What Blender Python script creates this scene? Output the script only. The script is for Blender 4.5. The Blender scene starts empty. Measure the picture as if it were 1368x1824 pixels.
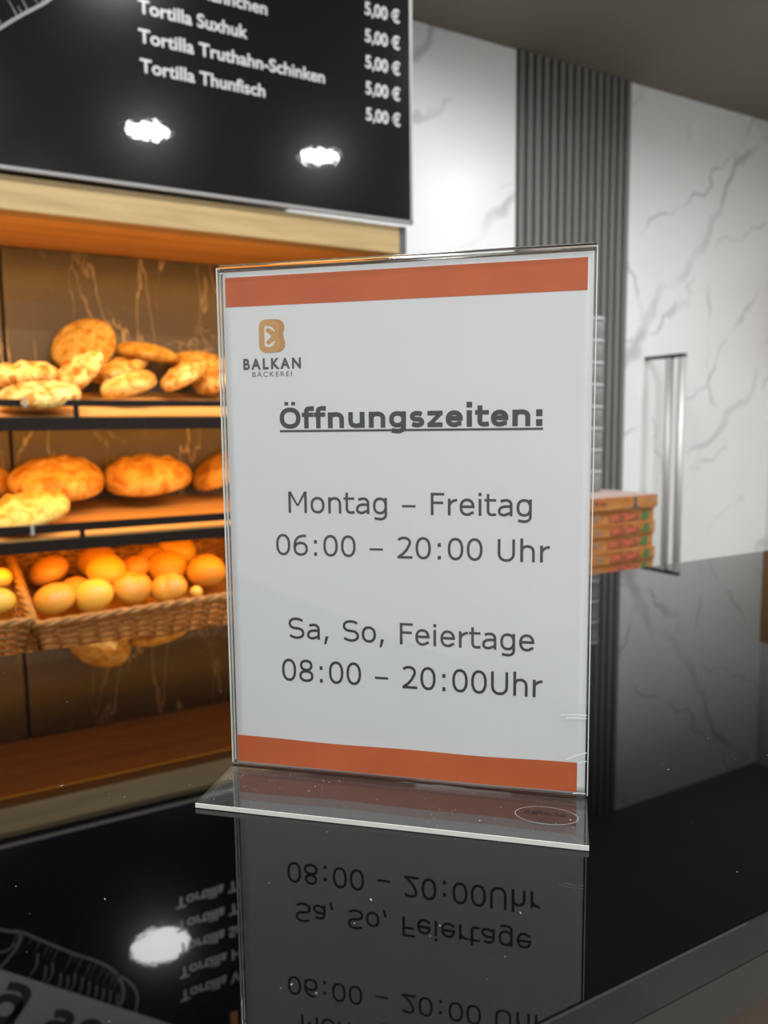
import bpy, bmesh, math, random
from mathutils import Vector, Matrix, Euler
C = bpy.context.scene.collection
random.seed(7)
PI = math.pi

# ------------------------------------------------------------------ camera
# frame: z = 0 is the polished counter top, x runs along the back wall, y towards it
cam = bpy.data.cameras.new('camera'); camo = bpy.data.objects.new('camera', cam); C.objects.link(camo)
R = Vector((0.87125337, -0.49071379, -0.01084113)); U = Vector((0.06360374, 0.09097122, 0.99382031)); F = Vector((0.4866951, 0.86656683, -0.11047022))
R = Vector((0.8712533748728535, -0.49071379297939255, -0.010841132433513015))
U = Vector((0.0636037387585874, 0.09097122423150057, 0.9938203060804057))
F = Vector((0.4866951008471242, 0.8665588322448742, -0.11047021802190679))
m = Matrix(((R.x, U.x, -F.x, -0.148836), (R.y, U.y, -F.y, -0.461667), (R.z, U.z, -F.z, 0.214982), (0, 0, 0, 1)))
camo.matrix_world = m
cam.sensor_fit = 'VERTICAL'; cam.sensor_height = 36; cam.lens = 27.433
cam.clip_start = 0.01
cam.dof.use_dof = True; cam.dof.focus_distance = 0.425; cam.dof.aperture_fstop = 10.0
sc = bpy.context.scene
sc.camera = camo

# ------------------------------------------------------------------ world, lamps, exposure
world = bpy.data.worlds.new('world'); sc.world = world; world.use_nodes = True
bg = world.node_tree.nodes['Background']; bg.inputs[0].default_value = (0.90, 0.95, 1.0, 1); bg.inputs[1].default_value = 1.3
sc.view_settings.view_transform = 'Standard'; sc.view_settings.look = 'None'
sc.view_settings.gamma = 1; sc.view_settings.use_curve_mapping = False
sc.view_settings.exposure = 0.0
CEIL = 1.845
LAMPS = [(0.94, -0.845), (1.95, -0.785), (0.48, 0.725), (2.95, -0.785), (-0.55, 0.725), (1.96, 0.735), (2.98, 0.735), (-0.07, -0.835), (-1.08, -0.835), (-0.55, -2.3), (0.5, -2.3), (1.5, 1.45), (-0.55, -3.5)]  # first three mirrored in board and counter, the rest unseen and added for brightness
LAMP_W = (8.6, 14.0, 7.5)          # customer side rows, wall side row, one close to the wall
def area(name, loc, rot, sx, sy, power, col, spread=180, shape='RECTANGLE'):
    l = bpy.data.lights.new(name, 'AREA'); l.shape = shape; l.size = sx
    if shape == 'RECTANGLE': l.size_y = sy
    l.energy = power; l.color = col; l.spread = math.radians(spread)
    o = bpy.data.objects.new(name, l); C.objects.link(o); o.location = loc; o.rotation_euler = rot
    return o
for lx, ly in LAMPS:
    area('downlight_lamp', (lx, ly, CEIL - 0.012), (0, 0, 0), 0.225, 0.225, LAMP_W[2 if ly > 1 else 1 if ly > 0 else 0], (0.99, 0.99, 1.0), 166, 'DISK')
WARM = (1.0, 0.43, 0.02)
STRIP_W = (6.2, 4.0, 3.0)

# ------------------------------------------------------------------ materials
def mat(name, col=(0.5, 0.5, 0.5), rough=0.5, metal=0.0, spec=0.5, ior=1.5, coat=0.0, coat_rough=0.03):
    m = bpy.data.materials.new(name); m.use_nodes = True
    b = m.node_tree.nodes['Principled BSDF']
    b.inputs['Base Color'].default_value = (*col, 1); b.inputs['Roughness'].default_value = rough
    b.inputs['Metallic'].default_value = metal; b.inputs['IOR'].default_value = ior
    b.inputs['Specular IOR Level'].default_value = spec
    b.inputs['Coat Weight'].default_value = coat; b.inputs['Coat Roughness'].default_value = coat_rough
    return m
def nt(m): return m.node_tree, m.node_tree.nodes['Principled BSDF']
def coords(t, scale=(1, 1, 1), rot=(0, 0, 0), kind='Object'):
    tc = t.nodes.new('ShaderNodeTexCoord'); mp = t.nodes.new('ShaderNodeMapping')
    mp.inputs['Scale'].default_value = scale; mp.inputs['Rotation'].default_value = rot
    t.links.new(tc.outputs[kind], mp.inputs[0]); return mp.outputs[0]
def noise(t, vec, scale=5, detail=4, rough=0.5, dist=0.0):
    n = t.nodes.new('ShaderNodeTexNoise'); n.inputs['Scale'].default_value = scale; n.inputs['Detail'].default_value = detail
    n.inputs['Roughness'].default_value = rough; n.inputs['Distortion'].default_value = dist
    t.links.new(vec, n.inputs['Vector']); return n.outputs['Fac']
def ramp(t, fac, stops):
    r = t.nodes.new('ShaderNodeValToRGB'); t.links.new(fac, r.inputs[0])
    while len(r.color_ramp.elements) < len(stops): r.color_ramp.elements.new(0.5)
    for e, (p, c) in zip(r.color_ramp.elements, stops): e.position = p; e.color = (*c, 1) if len(c) == 3 else (c[0],) * 3 + (1,)
    return r.outputs[0]
def math_(t, op, a, b=None):
    n = t.nodes.new('ShaderNodeMath'); n.operation = op
    for i, v in enumerate((a, b)):
        if v is None: continue
        if isinstance(v, (int, float)): n.inputs[i].default_value = v
        else: t.links.new(v, n.inputs[i])
    return n.outputs[0]
def mix(t, fac, a, b):
    n = t.nodes.new('ShaderNodeMix'); n.data_type = 'RGBA'
    for s, v in ((n.inputs[0], fac), (n.inputs[6], a), (n.inputs[7], b)):
        if isinstance(v, (int, float)): s.default_value = v
        elif isinstance(v, tuple): s.default_value = (*v, 1)
        else: t.links.new(v, s)
    return n.outputs[2]
def bump(t, b, h, strength=0.3, dist=0.01):
    n = t.nodes.new('ShaderNodeBump'); n.inputs['Strength'].default_value = strength; n.inputs['Distance'].default_value = dist
    t.links.new(h, n.inputs['Height']); t.links.new(n.outputs[0], b.inputs['Normal'])

M = {}
# white marble look wall panels with diagonal grey veins
def marble(name, base, vein, rough=0.28):
    m = mat(name, base, rough, spec=0.35); t, b = nt(m); co = coords(t)
    def veins(rot, scale, dist, lo, mask_scale, mlo, mhi, off):
        mp = t.nodes.new('ShaderNodeMapping'); mp.inputs['Rotation'].default_value = (0, rot, 0); mp.inputs['Location'].default_value = (off, 0, 0)
        t.links.new(co, mp.inputs[0]); w = t.nodes.new('ShaderNodeTexWave'); w.wave_type = 'BANDS'; w.bands_direction = 'X'; w.wave_profile = 'SIN'
        w.inputs['Scale'].default_value = scale; w.inputs['Distortion'].default_value = dist; w.inputs['Detail'].default_value = 5
        w.inputs['Detail Scale'].default_value = 0.8; w.inputs['Detail Roughness'].default_value = 0.62; t.links.new(mp.outputs[0], w.inputs[0])
        k_ = ramp(t, w.outputs['Fac'], [(lo, (0,)), (1.0, (1,))])
        return math_(t, 'MULTIPLY', k_, ramp(t, noise(t, mp.outputs[0], mask_scale, 3), [(mlo, (0.0,)), (mhi, (1,))]))
    v1 = veins(-0.75, 0.42, 7.0, 0.984, 2.0, 0.40, 0.60, 0.3); v2 = veins(-0.95, 0.75, 9.0, 0.988, 2.8, 0.46, 0.62, 1.7); v3 = veins(0.20, 0.55, 8.0, 0.992, 2.6, 0.54, 0.66, 4.1)
    k = math_(t, 'MULTIPLY', math_(t, 'MAXIMUM', math_(t, 'MAXIMUM', v1, v2), v3), 0.7)
    cl = ramp(t, noise(t, co, 1.6, 5), [(0.3, tuple(x * 0.93 for x in base)), (0.7, base)])
    t.links.new(mix(t, k, cl, vein), b.inputs['Base Color']); return m
M['marble'] = marble('white_marble', (0.80, 0.81, 0.79), (0.42, 0.42, 0.42))
M['tile'] = mat('brown_marble_tile', (0.10, 0.085, 0.07), 0.30, spec=0.3)
t, b = nt(M['tile']); v = coords(t, (1, 1, 0.22), (0, 0.06, 0))
n1 = noise(t, v, 7.0, 4, 0.55, 0.3); r1 = math_(t, 'ABSOLUTE', math_(t, 'SUBTRACT', n1, 0.5))
k = math_(t, 'MULTIPLY', ramp(t, r1, [(0.0, (1,)), (0.011, (0,))]), ramp(t, noise(t, coords(t), 3.1, 2), [(0.42, (0,)), (0.6, (1,))]))
v2 = coords(t, (1, 1, 0.7), (0, 0.7, 0)); n2 = noise(t, v2, 4.0, 5, 0.6, 0.4)
k2 = math_(t, 'MULTIPLY', ramp(t, math_(t, 'ABSOLUTE', math_(t, 'SUBTRACT', n2, 0.52)), [(0.0, (0.6,)), (0.006, (0,))]), ramp(t, noise(t, coords(t), 5.1, 2), [(0.5, (0,)), (0.62, (1,))]))
cl = ramp(t, noise(t, coords(t), 3.5, 5), [(0.3, (0.105, 0.082, 0.032)), (0.7, (0.155, 0.122, 0.048))])
t.links.new(mix(t, math_(t, 'MAXIMUM', k, k2), cl, (0.60, 0.47, 0.24)), b.inputs['Base Color'])
M['grout'] = mat('dark_grout', (0.03, 0.025, 0.02), 0.9)
M['slat'] = mat('grey_slat', (0.17, 0.17, 0.155), 0.55)
t, b = nt(M['slat']); t.links.new(ramp(t, noise(t, coords(t, (30, 30, 0.8)), 3, 3), [(0.3, (0.15, 0.15, 0.137)), (0.7, (0.2, 0.2, 0.185))]), b.inputs['Base Color'])
M['slat_back'] = mat('slat_backing', (0.05, 0.05, 0.045), 0.7)
M['ceiling'] = mat('taupe_ceiling', (0.20, 0.185, 0.16), 0.8)
t, b = nt(M['ceiling']); t.links.new(ramp(t, noise(t, coords(t), 1.2, 3), [(0.3, (0.175, 0.155, 0.128)), (0.7, (0.20, 0.18, 0.15))]), b.inputs['Base Color'])
M['plaster'] = mat('cream_plaster', (0.62, 0.60, 0.56), 0.8)
t, b = nt(M['plaster']); bump(t, b, noise(t, coords(t), 90, 3), 0.1, 0.002)
M['floor'] = mat('floor_tile', (0.27, 0.25, 0.23), 0.4)
t, b = nt(M['floor']); t.links.new(ramp(t, noise(t, coords(t), 4, 5), [(0.3, (0.24, 0.22, 0.20)), (0.7, (0.31, 0.29, 0.26))]), b.inputs['Base Color'])
def wood(name, a, c, axis=0, rough=0.5, sc_=1.0):
    m = mat(name, a, rough); t, b = nt(m)
    s = [16 * sc_, 16 * sc_, 16 * sc_]; s[axis] = 1.1 * sc_
    n = noise(t, coords(t, tuple(s)), 1.0, 6, 0.6, 0.8)
    t.links.new(ramp(t, n, [(0.32, a), (0.52, c), (0.7, tuple((x + y) / 2 for x, y in zip(a, c)))]), b.inputs['Base Color']); return m
M['oak'] = wood('light_oak', (0.29, 0.19, 0.07), (0.42, 0.29, 0.12))
M['walnut'] = wood('brown_wood', (0.22, 0.11, 0.045), (0.34, 0.18, 0.075), 2)
M['shaded_wood'] = wood('shaded_brown_wood', (0.030, 0.017, 0.008), (0.055, 0.032, 0.016), 0)  # brown wood, shade of the counter front put into its colour
M['shelf_wood'] = wood('shelf_wood', (0.52, 0.27, 0.07), (0.68, 0.40, 0.12), 0)
M['anthracite'] = mat('anthracite_panel', (0.060, 0.063, 0.062), 0.45)
M['black_metal'] = mat('black_rail_metal', (0.012, 0.008, 0.006), 0.55, spec=0.15)
M['chrome'] = mat('satin_chrome', (0.66, 0.65, 0.63), 0.55, 0.7)
M['dark_chrome'] = mat('dark_bracket_metal', (0.10, 0.10, 0.10), 0.35, 1.0)
M['white'] = mat('white_plastic', (0.80, 0.80, 0.78), 0.4)
M['tub'] = mat('grey_white_tub_plastic', (0.24, 0.245, 0.235), 0.4)
M['tub_lid'] = mat('grey_tub_lid', (0.30, 0.305, 0.295), 0.4)
# black polished counter
M['counter'] = mat('black_polished_counter', (0.0045, 0.005, 0.006), 0.012, spec=0.5, ior=1.52)
t, b = nt(M['counter'])
t.links.new(ramp(t, noise(t, coords(t), 260, 2), [(0.3, (0.0006, 0.0007, 0.001)), (0.8, (0.0012, 0.0014, 0.0018))]), b.inputs['Base Color'])
M['counter_edge'] = mat('counter_edge', (0.03, 0.027, 0.023), 0.4, spec=0.3)  # tone lowered to carry the shade on the counter front
M['dust'] = mat('white_dust', (0.45, 0.45, 0.45), 0.9)
# glossy menu print
M['board'] = mat('black_glossy_print', (0.0045, 0.004, 0.0045), 0.20, spec=0.10, coat=1.0, coat_rough=0.03)
t, b = nt(M['board'])
nn = t.nodes.new('ShaderNodeBump'); nn.inputs['Strength'].default_value = 0.12; nn.inputs['Distance'].default_value = 0.001
t.links.new(noise(t, coords(t), 55, 2), nn.inputs['Height']); t.links.new(nn.outputs[0], b.inputs['Coat Normal'])
M['board_edge'] = mat('board_white_edge', (0.24, 0.235, 0.225), 0.5)
M['print_white'] = mat('white_print', (0.40, 0.40, 0.39), 0.35)
M['print_chalk'] = mat('chalk_print', (0.16, 0.16, 0.155), 0.45)
M['print_orange'] = mat('orange_print', (0.62, 0.20, 0.02), 0.4)
M['print_black'] = mat('black_print', (0.012, 0.012, 0.012), 0.4)
# paper notice
M['paper'] = mat('white_paper', (0.77, 0.755, 0.765), 0.6)
t, b = nt(M['paper']); bump(t, b, noise(t, coords(t, (1.6, 1, 0.7)), 16, 3, 0.5), 0.5, 0.0016)
M['band'] = mat('terracotta_print', (0.62, 0.155, 0.062), 0.6, spec=0.2)
t, b = nt(M['band']); t.links.new(ramp(t, noise(t, coords(t), 25, 3), [(0.3, (0.55, 0.115, 0.038)), (0.7, (0.63, 0.14, 0.046))]), b.inputs['Base Color'])
M['ink'] = mat('dark_grey_ink', (0.048, 0.047, 0.045), 0.55)
M['ink_soft'] = mat('brown_grey_ink', (0.095, 0.075, 0.072), 0.6)
M['tan'] = mat('tan_print', (0.62, 0.33, 0.12), 0.6)
M['tan_dark'] = mat('tan_shade_print', (0.56, 0.27, 0.09), 0.6)
M['tan_line'] = mat('tan_outline_print', (0.40, 0.18, 0.06), 0.6)
# thin clear sheet: transparent with a fresnel gloss on both faces
def clear(name, tint=(0.97, 0.98, 0.975), rough=0.015, gloss=1.0):
    m = bpy.data.materials.new(name); m.use_nodes = True; t = m.node_tree
    for n in list(t.nodes): t.nodes.remove(n)
    o = t.nodes.new('ShaderNodeOutputMaterial'); tr = t.nodes.new('ShaderNodeBsdfTransparent'); tr.inputs[0].default_value = (*tint, 1)
    g = t.nodes.new('ShaderNodeBsdfGlossy'); g.inputs['Roughness'].default_value = rough
    fr = t.nodes.new('ShaderNodeFresnel'); ge = t.nodes.new('ShaderNodeNewGeometry')
    # same reflectance on the entering and the leaving face of a thin sheet
    t.links.new(math_(t, 'ADD', 1.49, math_(t, 'MULTIPLY', ge.outputs['Backfacing'], 1 / 1.49 - 1.49)), fr.inputs[0])
    mx = t.nodes.new('ShaderNodeMixShader')
    t.links.new(math_(t, 'MULTIPLY', fr.outputs[0], gloss), mx.inputs[0]); t.links.new(tr.outputs[0], mx.inputs[1]); t.links.new(g.outputs[0], mx.inputs[2])
    t.links.new(mx.outputs[0], o.inputs[0]); return m, t, g
M['acrylic'], t, g = clear('clear_acrylic_sheet')
nn = t.nodes.new('ShaderNodeBump'); nn.inputs['Strength'].default_value = 0.10; nn.inputs['Distance'].default_value = 0.001
t.links.new(noise(t, coords(t), 9, 2), nn.inputs['Height']); t.links.new(nn.outputs[0], g.inputs['Normal'])
M['acrylic_base'], t, g = clear('clear_acrylic_base', (0.93, 0.93, 0.92), 0.02, 1.2)
o_ = [n for n in t.nodes if n.type == 'OUTPUT_MATERIAL'][0]; sh_ = o_.inputs[0].links[0].from_socket
df = t.nodes.new('ShaderNodeBsdfDiffuse'); df.inputs[0].default_value = (0.8, 0.8, 0.78, 1); m2 = t.nodes.new('ShaderNodeMixShader'); m2.inputs[0].default_value = 0.02
t.links.new(sh_, m2.inputs[1]); t.links.new(df.outputs[0], m2.inputs[2]); t.links.new(m2.outputs[0], o_.inputs[0])
M['acrylic_solid'] = mat('bent_acrylic', (0.97, 0.98, 0.97), 0.04, ior=1.49)
M['acrylic_solid'].node_tree.nodes['Principled BSDF'].inputs['Transmission Weight'].default_value = 1.0
M['acrylic_edge'] = mat('polished_acrylic_edge', (0.74, 0.75, 0.69), 0.25)  # whitish colour stands in for light gathered in the clear edges
M['scratch'] = mat('scratched_acrylic', (0.85, 0.86, 0.85), 0.6)
M['lamp_face'] = mat('lamp_diffuser', (0.9, 0.9, 0.9), 0.5)
t, b = nt(M['lamp_face']); b.inputs['Emission Color'].default_value = (0.93, 0.97, 1, 1); b.inputs['Emission Strength'].default_value = 60
M['strip_face'] = mat('warm_strip_diffuser', (0.9, 0.7, 0.4), 0.5)
t, b = nt(M['strip_face']); b.inputs['Emission Color'].default_value = (*WARM, 1); b.inputs['Emission Strength'].default_value = 12
# baked goods
def bread_mat(name, pale, gold, brown, scale, lo, hi):
    m = mat(name, gold, 0.6, spec=0.25); t, b = nt(m); v = coords(t)
    n = noise(t, v, scale, 5, 0.62, 0.5)
    t.links.new(ramp(t, n, [(lo, pale), ((lo + hi) / 2, gold), (hi, brown)]), b.inputs['Base Color'])
    bump(t, b, noise(t, v, scale * 1.7, 4), 0.5, 0.004); return m
M['flatbread'] = bread_mat('flatbread_crust', (0.82, 0.60, 0.22), (0.72, 0.43, 0.10), (0.46, 0.17, 0.02), 34, 0.42, 0.60)
M['bigbread'] = bread_mat('round_bread_crust', (0.80, 0.55, 0.16), (0.68, 0.37, 0.07), (0.48, 0.18, 0.02), 22, 0.40, 0.64)
M['palebread'] = bread_mat('pale_bread_crust', (0.70, 0.48, 0.13), (0.62, 0.37, 0.07), (0.46, 0.20, 0.02), 38, 0.43, 0.64)
def roll_mat(name, side, top):
    m = mat(name, side, 0.42, spec=0.4); t, b = nt(m)
    s = t.nodes.new('ShaderNodeSeparateXYZ'); tc = t.nodes.new('ShaderNodeTexCoord'); t.links.new(tc.outputs['Object'], s.inputs[0])
    z = math_(t, 'ADD', s.outputs[2], math_(t, 'MULTIPLY', math_(t, 'SUBTRACT', noise(t, coords(t), 30, 3), 0.5), 0.02))
    t.links.new(ramp(t, math_(t, 'MULTIPLY', z, 20.0), [(0.1, side), (0.85, top)]), b.inputs['Base Color']); return m
M['roll_gold'] = roll_mat('golden_roll_crust', (0.62, 0.28, 0.03), (0.52, 0.21, 0.02))
M['roll_pale'] = roll_mat('pale_roll_crust', (0.72, 0.39, 0.045), (0.66, 0.32, 0.03))
M['roll_brown'] = roll_mat('brown_roll_crust', (0.60, 0.28, 0.05), (0.45, 0.17, 0.02))
M['wicker'] = mat('honey_wicker', (0.52, 0.30, 0.11), 0.5)
t, b = nt(M['wicker']); t.links.new(ramp(t, noise(t, coords(t), 60, 3), [(0.3, (0.17, 0.07, 0.012)), (0.7, (0.36, 0.16, 0.03))]), b.inputs['Base Color'])
# pizza cartons
M['kraft'] = mat('kraft_orange_print', (0.56, 0.27, 0.09), 0.6)
t, b = nt(M['kraft']); t.links.new(ramp(t, noise(t, coords(t, (1, 1, 3)), 14, 4), [(0.35, (0.36, 0.12, 0.02)), (0.65, (0.46, 0.20, 0.05))]), b.inputs['Base Color'])
M['box_red'] = mat('tomato_red_print', (0.42, 0.06, 0.025), 0.6)
t, b = nt(M['box_red']); t.links.new(ramp(t, noise(t, coords(t, (1, 1, 2)), 30, 3), [(0.36, (0.17, 0.06, 0.03)), (0.5, (0.42, 0.10, 0.035)), (0.66, (0.62, 0.10, 0.04))]), b.inputs['Base Color'])
M['box_green'] = mat('basil_green_print', (0.06, 0.16, 0.045), 0.6)
M['box_top'] = mat('pinkish_carton_top', (0.30, 0.22, 0.19), 0.6)
M['hole'] = mat('grey_vent_hole', (0.20, 0.19, 0.18), 0.8)

# ------------------------------------------------------------------ mesh helpers
class MB:
    def __init__(s): s.v = []; s.f = []; s.mi = []
    def add(s, vs, fs, mi=0):
        k = len(s.v); s.v += [tuple(p) for p in vs]; s.f += [tuple(i + k for i in f) for f in fs]; s.mi += [mi] * len(fs); return s
    def box(s, x0, x1, y0, y1, z0, z1, mi=0):
        return s.add([(x0, y0, z0), (x1, y0, z0), (x1, y1, z0), (x0, y1, z0), (x0, y0, z1), (x1, y0, z1), (x1, y1, z1), (x0, y1, z1)],
                     [(0, 3, 2, 1), (4, 5, 6, 7), (0, 1, 5, 4), (1, 2, 6, 5), (2, 3, 7, 6), (3, 0, 4, 7)], mi)
    def prism(s, pts, a, b_, fn, mi=0):          # polygon pts extruded; fn(u, v, w) -> xyz
        n = len(pts); return s.add([fn(u, v, a) for u, v in pts] + [fn(u, v, b_) for u, v in pts],
            [tuple(range(n))[::-1], tuple(range(n, 2 * n))] + [(i, (i + 1) % n, n + (i + 1) % n, n + i) for i in range(n)], mi)
    def tube(s, pts, r, n=8, mi=0, cap=True):
        pts = [Vector(p) for p in pts]; rs = r if isinstance(r, (list, tuple)) else [r] * len(pts); k = len(s.v); up = Vector((0, 0, 1))
        for i, p in enumerate(pts):
            d = (pts[min(i + 1, len(pts) - 1)] - pts[max(i - 1, 0)]).normalized()
            a = d.cross(up); a = a.normalized() if a.length > 1e-3 else Vector((1, 0, 0)); c = d.cross(a).normalized()
            for j in range(n):
                q = 2 * PI * j / n; s.v.append(tuple(p + (a * math.cos(q) + c * math.sin(q)) * rs[i]))
        for i in range(len(pts) - 1):
            for j in range(n):
                s.f.append((k + i * n + j, k + i * n + (j + 1) % n, k + (i + 1) * n + (j + 1) % n, k + (i + 1) * n + j)); s.mi.append(mi)
        if cap:
            s.f.append(tuple(k + j for j in range(n))[::-1]); s.f.append(tuple(k + (len(pts) - 1) * n + j for j in range(n))); s.mi += [mi, mi]
        return s
    def lathe(s, prof, n=24, mi=0, off=(0, 0, 0)):
        k = len(s.v)
        for r, z in prof:
            for j in range(n): q = 2 * PI * j / n; s.v.append((off[0] + r * math.cos(q), off[1] + r * math.sin(q), off[2] + z))
        for i in range(len(prof) - 1):
            for j in range(n): s.f.append((k + i * n + j, k + i * n + (j + 1) % n, k + (i + 1) * n + (j + 1) % n, k + (i + 1) * n + j)); s.mi.append(mi)
        s.f.append(tuple(k + j for j in range(n))[::-1]); s.f.append(tuple(k + (len(prof) - 1) * n + j for j in range(n))); s.mi += [mi, mi]
        return s
    def build(s, name, mats, parent=None, smooth=False, bevel=0.0, loc=None, rot=None):
        me = bpy.data.meshes.new(name); me.from_pydata(s.v, [], s.f)
        for x in (mats if isinstance(mats, (list, tuple)) else [mats]): me.materials.append(x)
        me.polygons.foreach_set('material_index', s.mi)
        if smooth: me.polygons.foreach_set('use_smooth', [True] * len(me.polygons))
        me.validate(); me.update()
        o = bpy.data.objects.new(name, me); C.objects.link(o)
        if parent: o.parent = parent
        if loc: o.location = loc
        if rot: o.rotation_euler = rot
        if bevel:
            bv = o.modifiers.new('bevel', 'BEVEL'); bv.width = bevel; bv.segments = 2; bv.limit_method = 'ANGLE'
        return o
def empty(name, loc=(0, 0, 0), rot=(0, 0, 0)):
    o = bpy.data.objects.new(name, None); C.objects.link(o); o.location = loc; o.rotation_euler = rot; o.empty_display_size = 0.05; return o
def tag(o, label, cat, group=None):
    o['label'] = label; o['category'] = cat
    if group: o['group'] = group
    return o
def struct(o, label=None):
    o['kind'] = 'structure'
    if label: o['label'] = label
    return o
def copy_tree(o, parent=None):
    c = o.copy(); C.objects.link(c); c.parent = parent
    for ch in list(o.children): copy_tree(ch, c)
    return c
_tc = {}
def text_geo(body, bold=0.0, spacing=1.0):
    cu = bpy.data.curves.new('tmp_text', 'FONT'); cu.body = body; cu.size = 1.0; cu.offset = bold; cu.space_character = spacing; cu.resolution_u = 5
    o = bpy.data.objects.new('tmp_text', cu); C.objects.link(o)
    dg = bpy.context.evaluated_depsgraph_get(); me = o.evaluated_get(dg).to_mesh()
    vs = [v.co.copy() for v in me.vertices]; fs = [tuple(p.vertices) for p in me.polygons]
    o.evaluated_get(dg).to_mesh_clear(); bpy.data.objects.remove(o); bpy.data.curves.remove(cu); return vs, fs
CAPH = max(v.y for v in text_geo('H')[0])
def text_mb(body, u0, u1, base, cap, fn, bold=0.0, spacing=1.0, italic=0.0):
    vs, fs = text_geo(body, bold, spacing); x0 = min(v.x for v in vs); x1 = max(v.x for v in vs)
    mb = MB(); mb.add([fn(u0 + (v.x - x0) / (x1 - x0) * (u1 - u0), base + v.y / CAPH * cap) for v in vs], fs); return mb

# ================================================================== SETTING
FL = -1.02
struct(MB().box(-2.7, 4.2, -4.2, 2.6, FL - 0.1, FL).build('floor', M['floor']), 'grey tiled shop floor')
struct(MB().box(-2.7, 4.2, -4.2, 2.6, CEIL, CEIL + 0.1).build('ceiling', M['ceiling']), 'smooth taupe ceiling above the marble wall')
wb = struct(MB().box(-2.7, 4.2, 2.42, 2.6, FL, CEIL).build('wall_back', M['plaster']), 'back wall clad in white marble panels and a grey slatted strip')
for x0, x1 in ((-2.6, -1.2), (-1.196, 0.2), (0.204, 1.0), (1.004, 2.150), (2.853, 4.03)):
    MB().box(x0, x1, 2.40, 2.42, FL + 0.001, CEIL - 0.001).build('marble_panel', M['marble'], wb, bevel=0.001)
MB().box(2.152, 2.851, 2.412, 2.42, FL + 0.001, CEIL - 0.001).build('slat_backing', M['slat_back'], wb)
N_SL = 15
for i in range(N_SL):
    p = 0.699 / N_SL; x = 2.152 + p * i + 0.010
    MB().box(x, x + p * 0.56, 2.386, 2.412, FL + 0.001, CEIL - 0.001).build('slat', M['slat'], wb, bevel=0.003)
struct(MB().box(-2.9, -2.7, -4.2, 2.6, FL, CEIL).build('wall_left', M['plaster']), 'plain cream side wall')
wr = struct(MB().box(4.03, 4.2, -4.2, 2.40, FL, CEIL).build('wall_right', M['plaster']), 'plain cream side wall at right edge')
MB().box(4.012, 4.03, 1.9, 2.398, 0.50, 1.09).build('wood_panel', M['walnut'], wr, bevel=0.002)
# shop front behind the camera is left open to daylight

# downlights
proto = empty('downlight', (LAMPS[0][0], LAMPS[0][1], CEIL))
MB().lathe([(0.115, 0), (0.130, 0), (0.130, -0.003), (0.124, -0.008), (0.116, -0.009), (0.115, -0.002)], 40).build('ring', M['white'], proto, True)
MB().lathe([(0.0, -0.002), (0.114, -0.002), (0.114, -0.0035), (0.0, -0.0035)], 40).build('diffuser', M['lamp_face'], proto)
for i, (lx, ly) in enumerate(LAMPS):
    o = proto if i == 0 else copy_tree(proto); o.location = (lx, ly, CEIL)
    tag(o, 'round white ceiling downlight out of view, added to brighten notice and marble', 'lamp', 'recessed ceiling downlights')
tag(bpy.data.objects['downlight.001'], 'round ceiling downlight mirrored as right bright spot on the black menu board', 'lamp', 'recessed ceiling downlights')
tag(bpy.data.objects['downlight.002'], 'round ceiling downlight mirrored as bright disc in the black counter', 'lamp', 'recessed ceiling downlights')
tag(proto, 'round ceiling downlight mirrored as left bright spot on the black menu board', 'lamp', 'recessed ceiling downlights')

# ================================================================== BREAD DISPLAY UNIT
SX0, SX1 = -1.25, 1.098
unit = tag(empty('bread_display_cabinet', (0, 0, 0)), 'oak framed bread display cabinet with dark marble tiled back and lit shelves', 'cabinet')
MB().box(SX1, SX1 + 0.027, 1.648, 2.40, FL, 0.815).build('side_panel', M['anthracite'], unit, bevel=0.001)
MB().box(SX0 - 0.027, SX0, 1.648, 2.40, FL, 0.815).build('side_panel', M['anthracite'], unit, bevel=0.001)
MB().box(SX0, SX1 - 0.002, 1.640, 1.700, 0.732, 0.812).build('oak_fascia', M['oak'], unit, bevel=0.0015)
MB().box(SX0, SX1, 1.702, 2.155, 0.752, 0.812).build('top_panel', M['shelf_wood'], unit)
bk = MB().box(SX0, SX1, 2.152, 2.165, FL, 0.751).build('back_panel', M['grout'], unit)
for x0, x1 in ((SX0 + .002, 0.024), (0.034, SX1 - 0.002)):
    for z0, z1 in ((-0.96, -0.36), (-0.356, 0.749)):
        MB().box(x0, x1, 2.140, 2.151, z0, z1).build('tile', M['tile'], bk, bevel=0.001)
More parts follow.
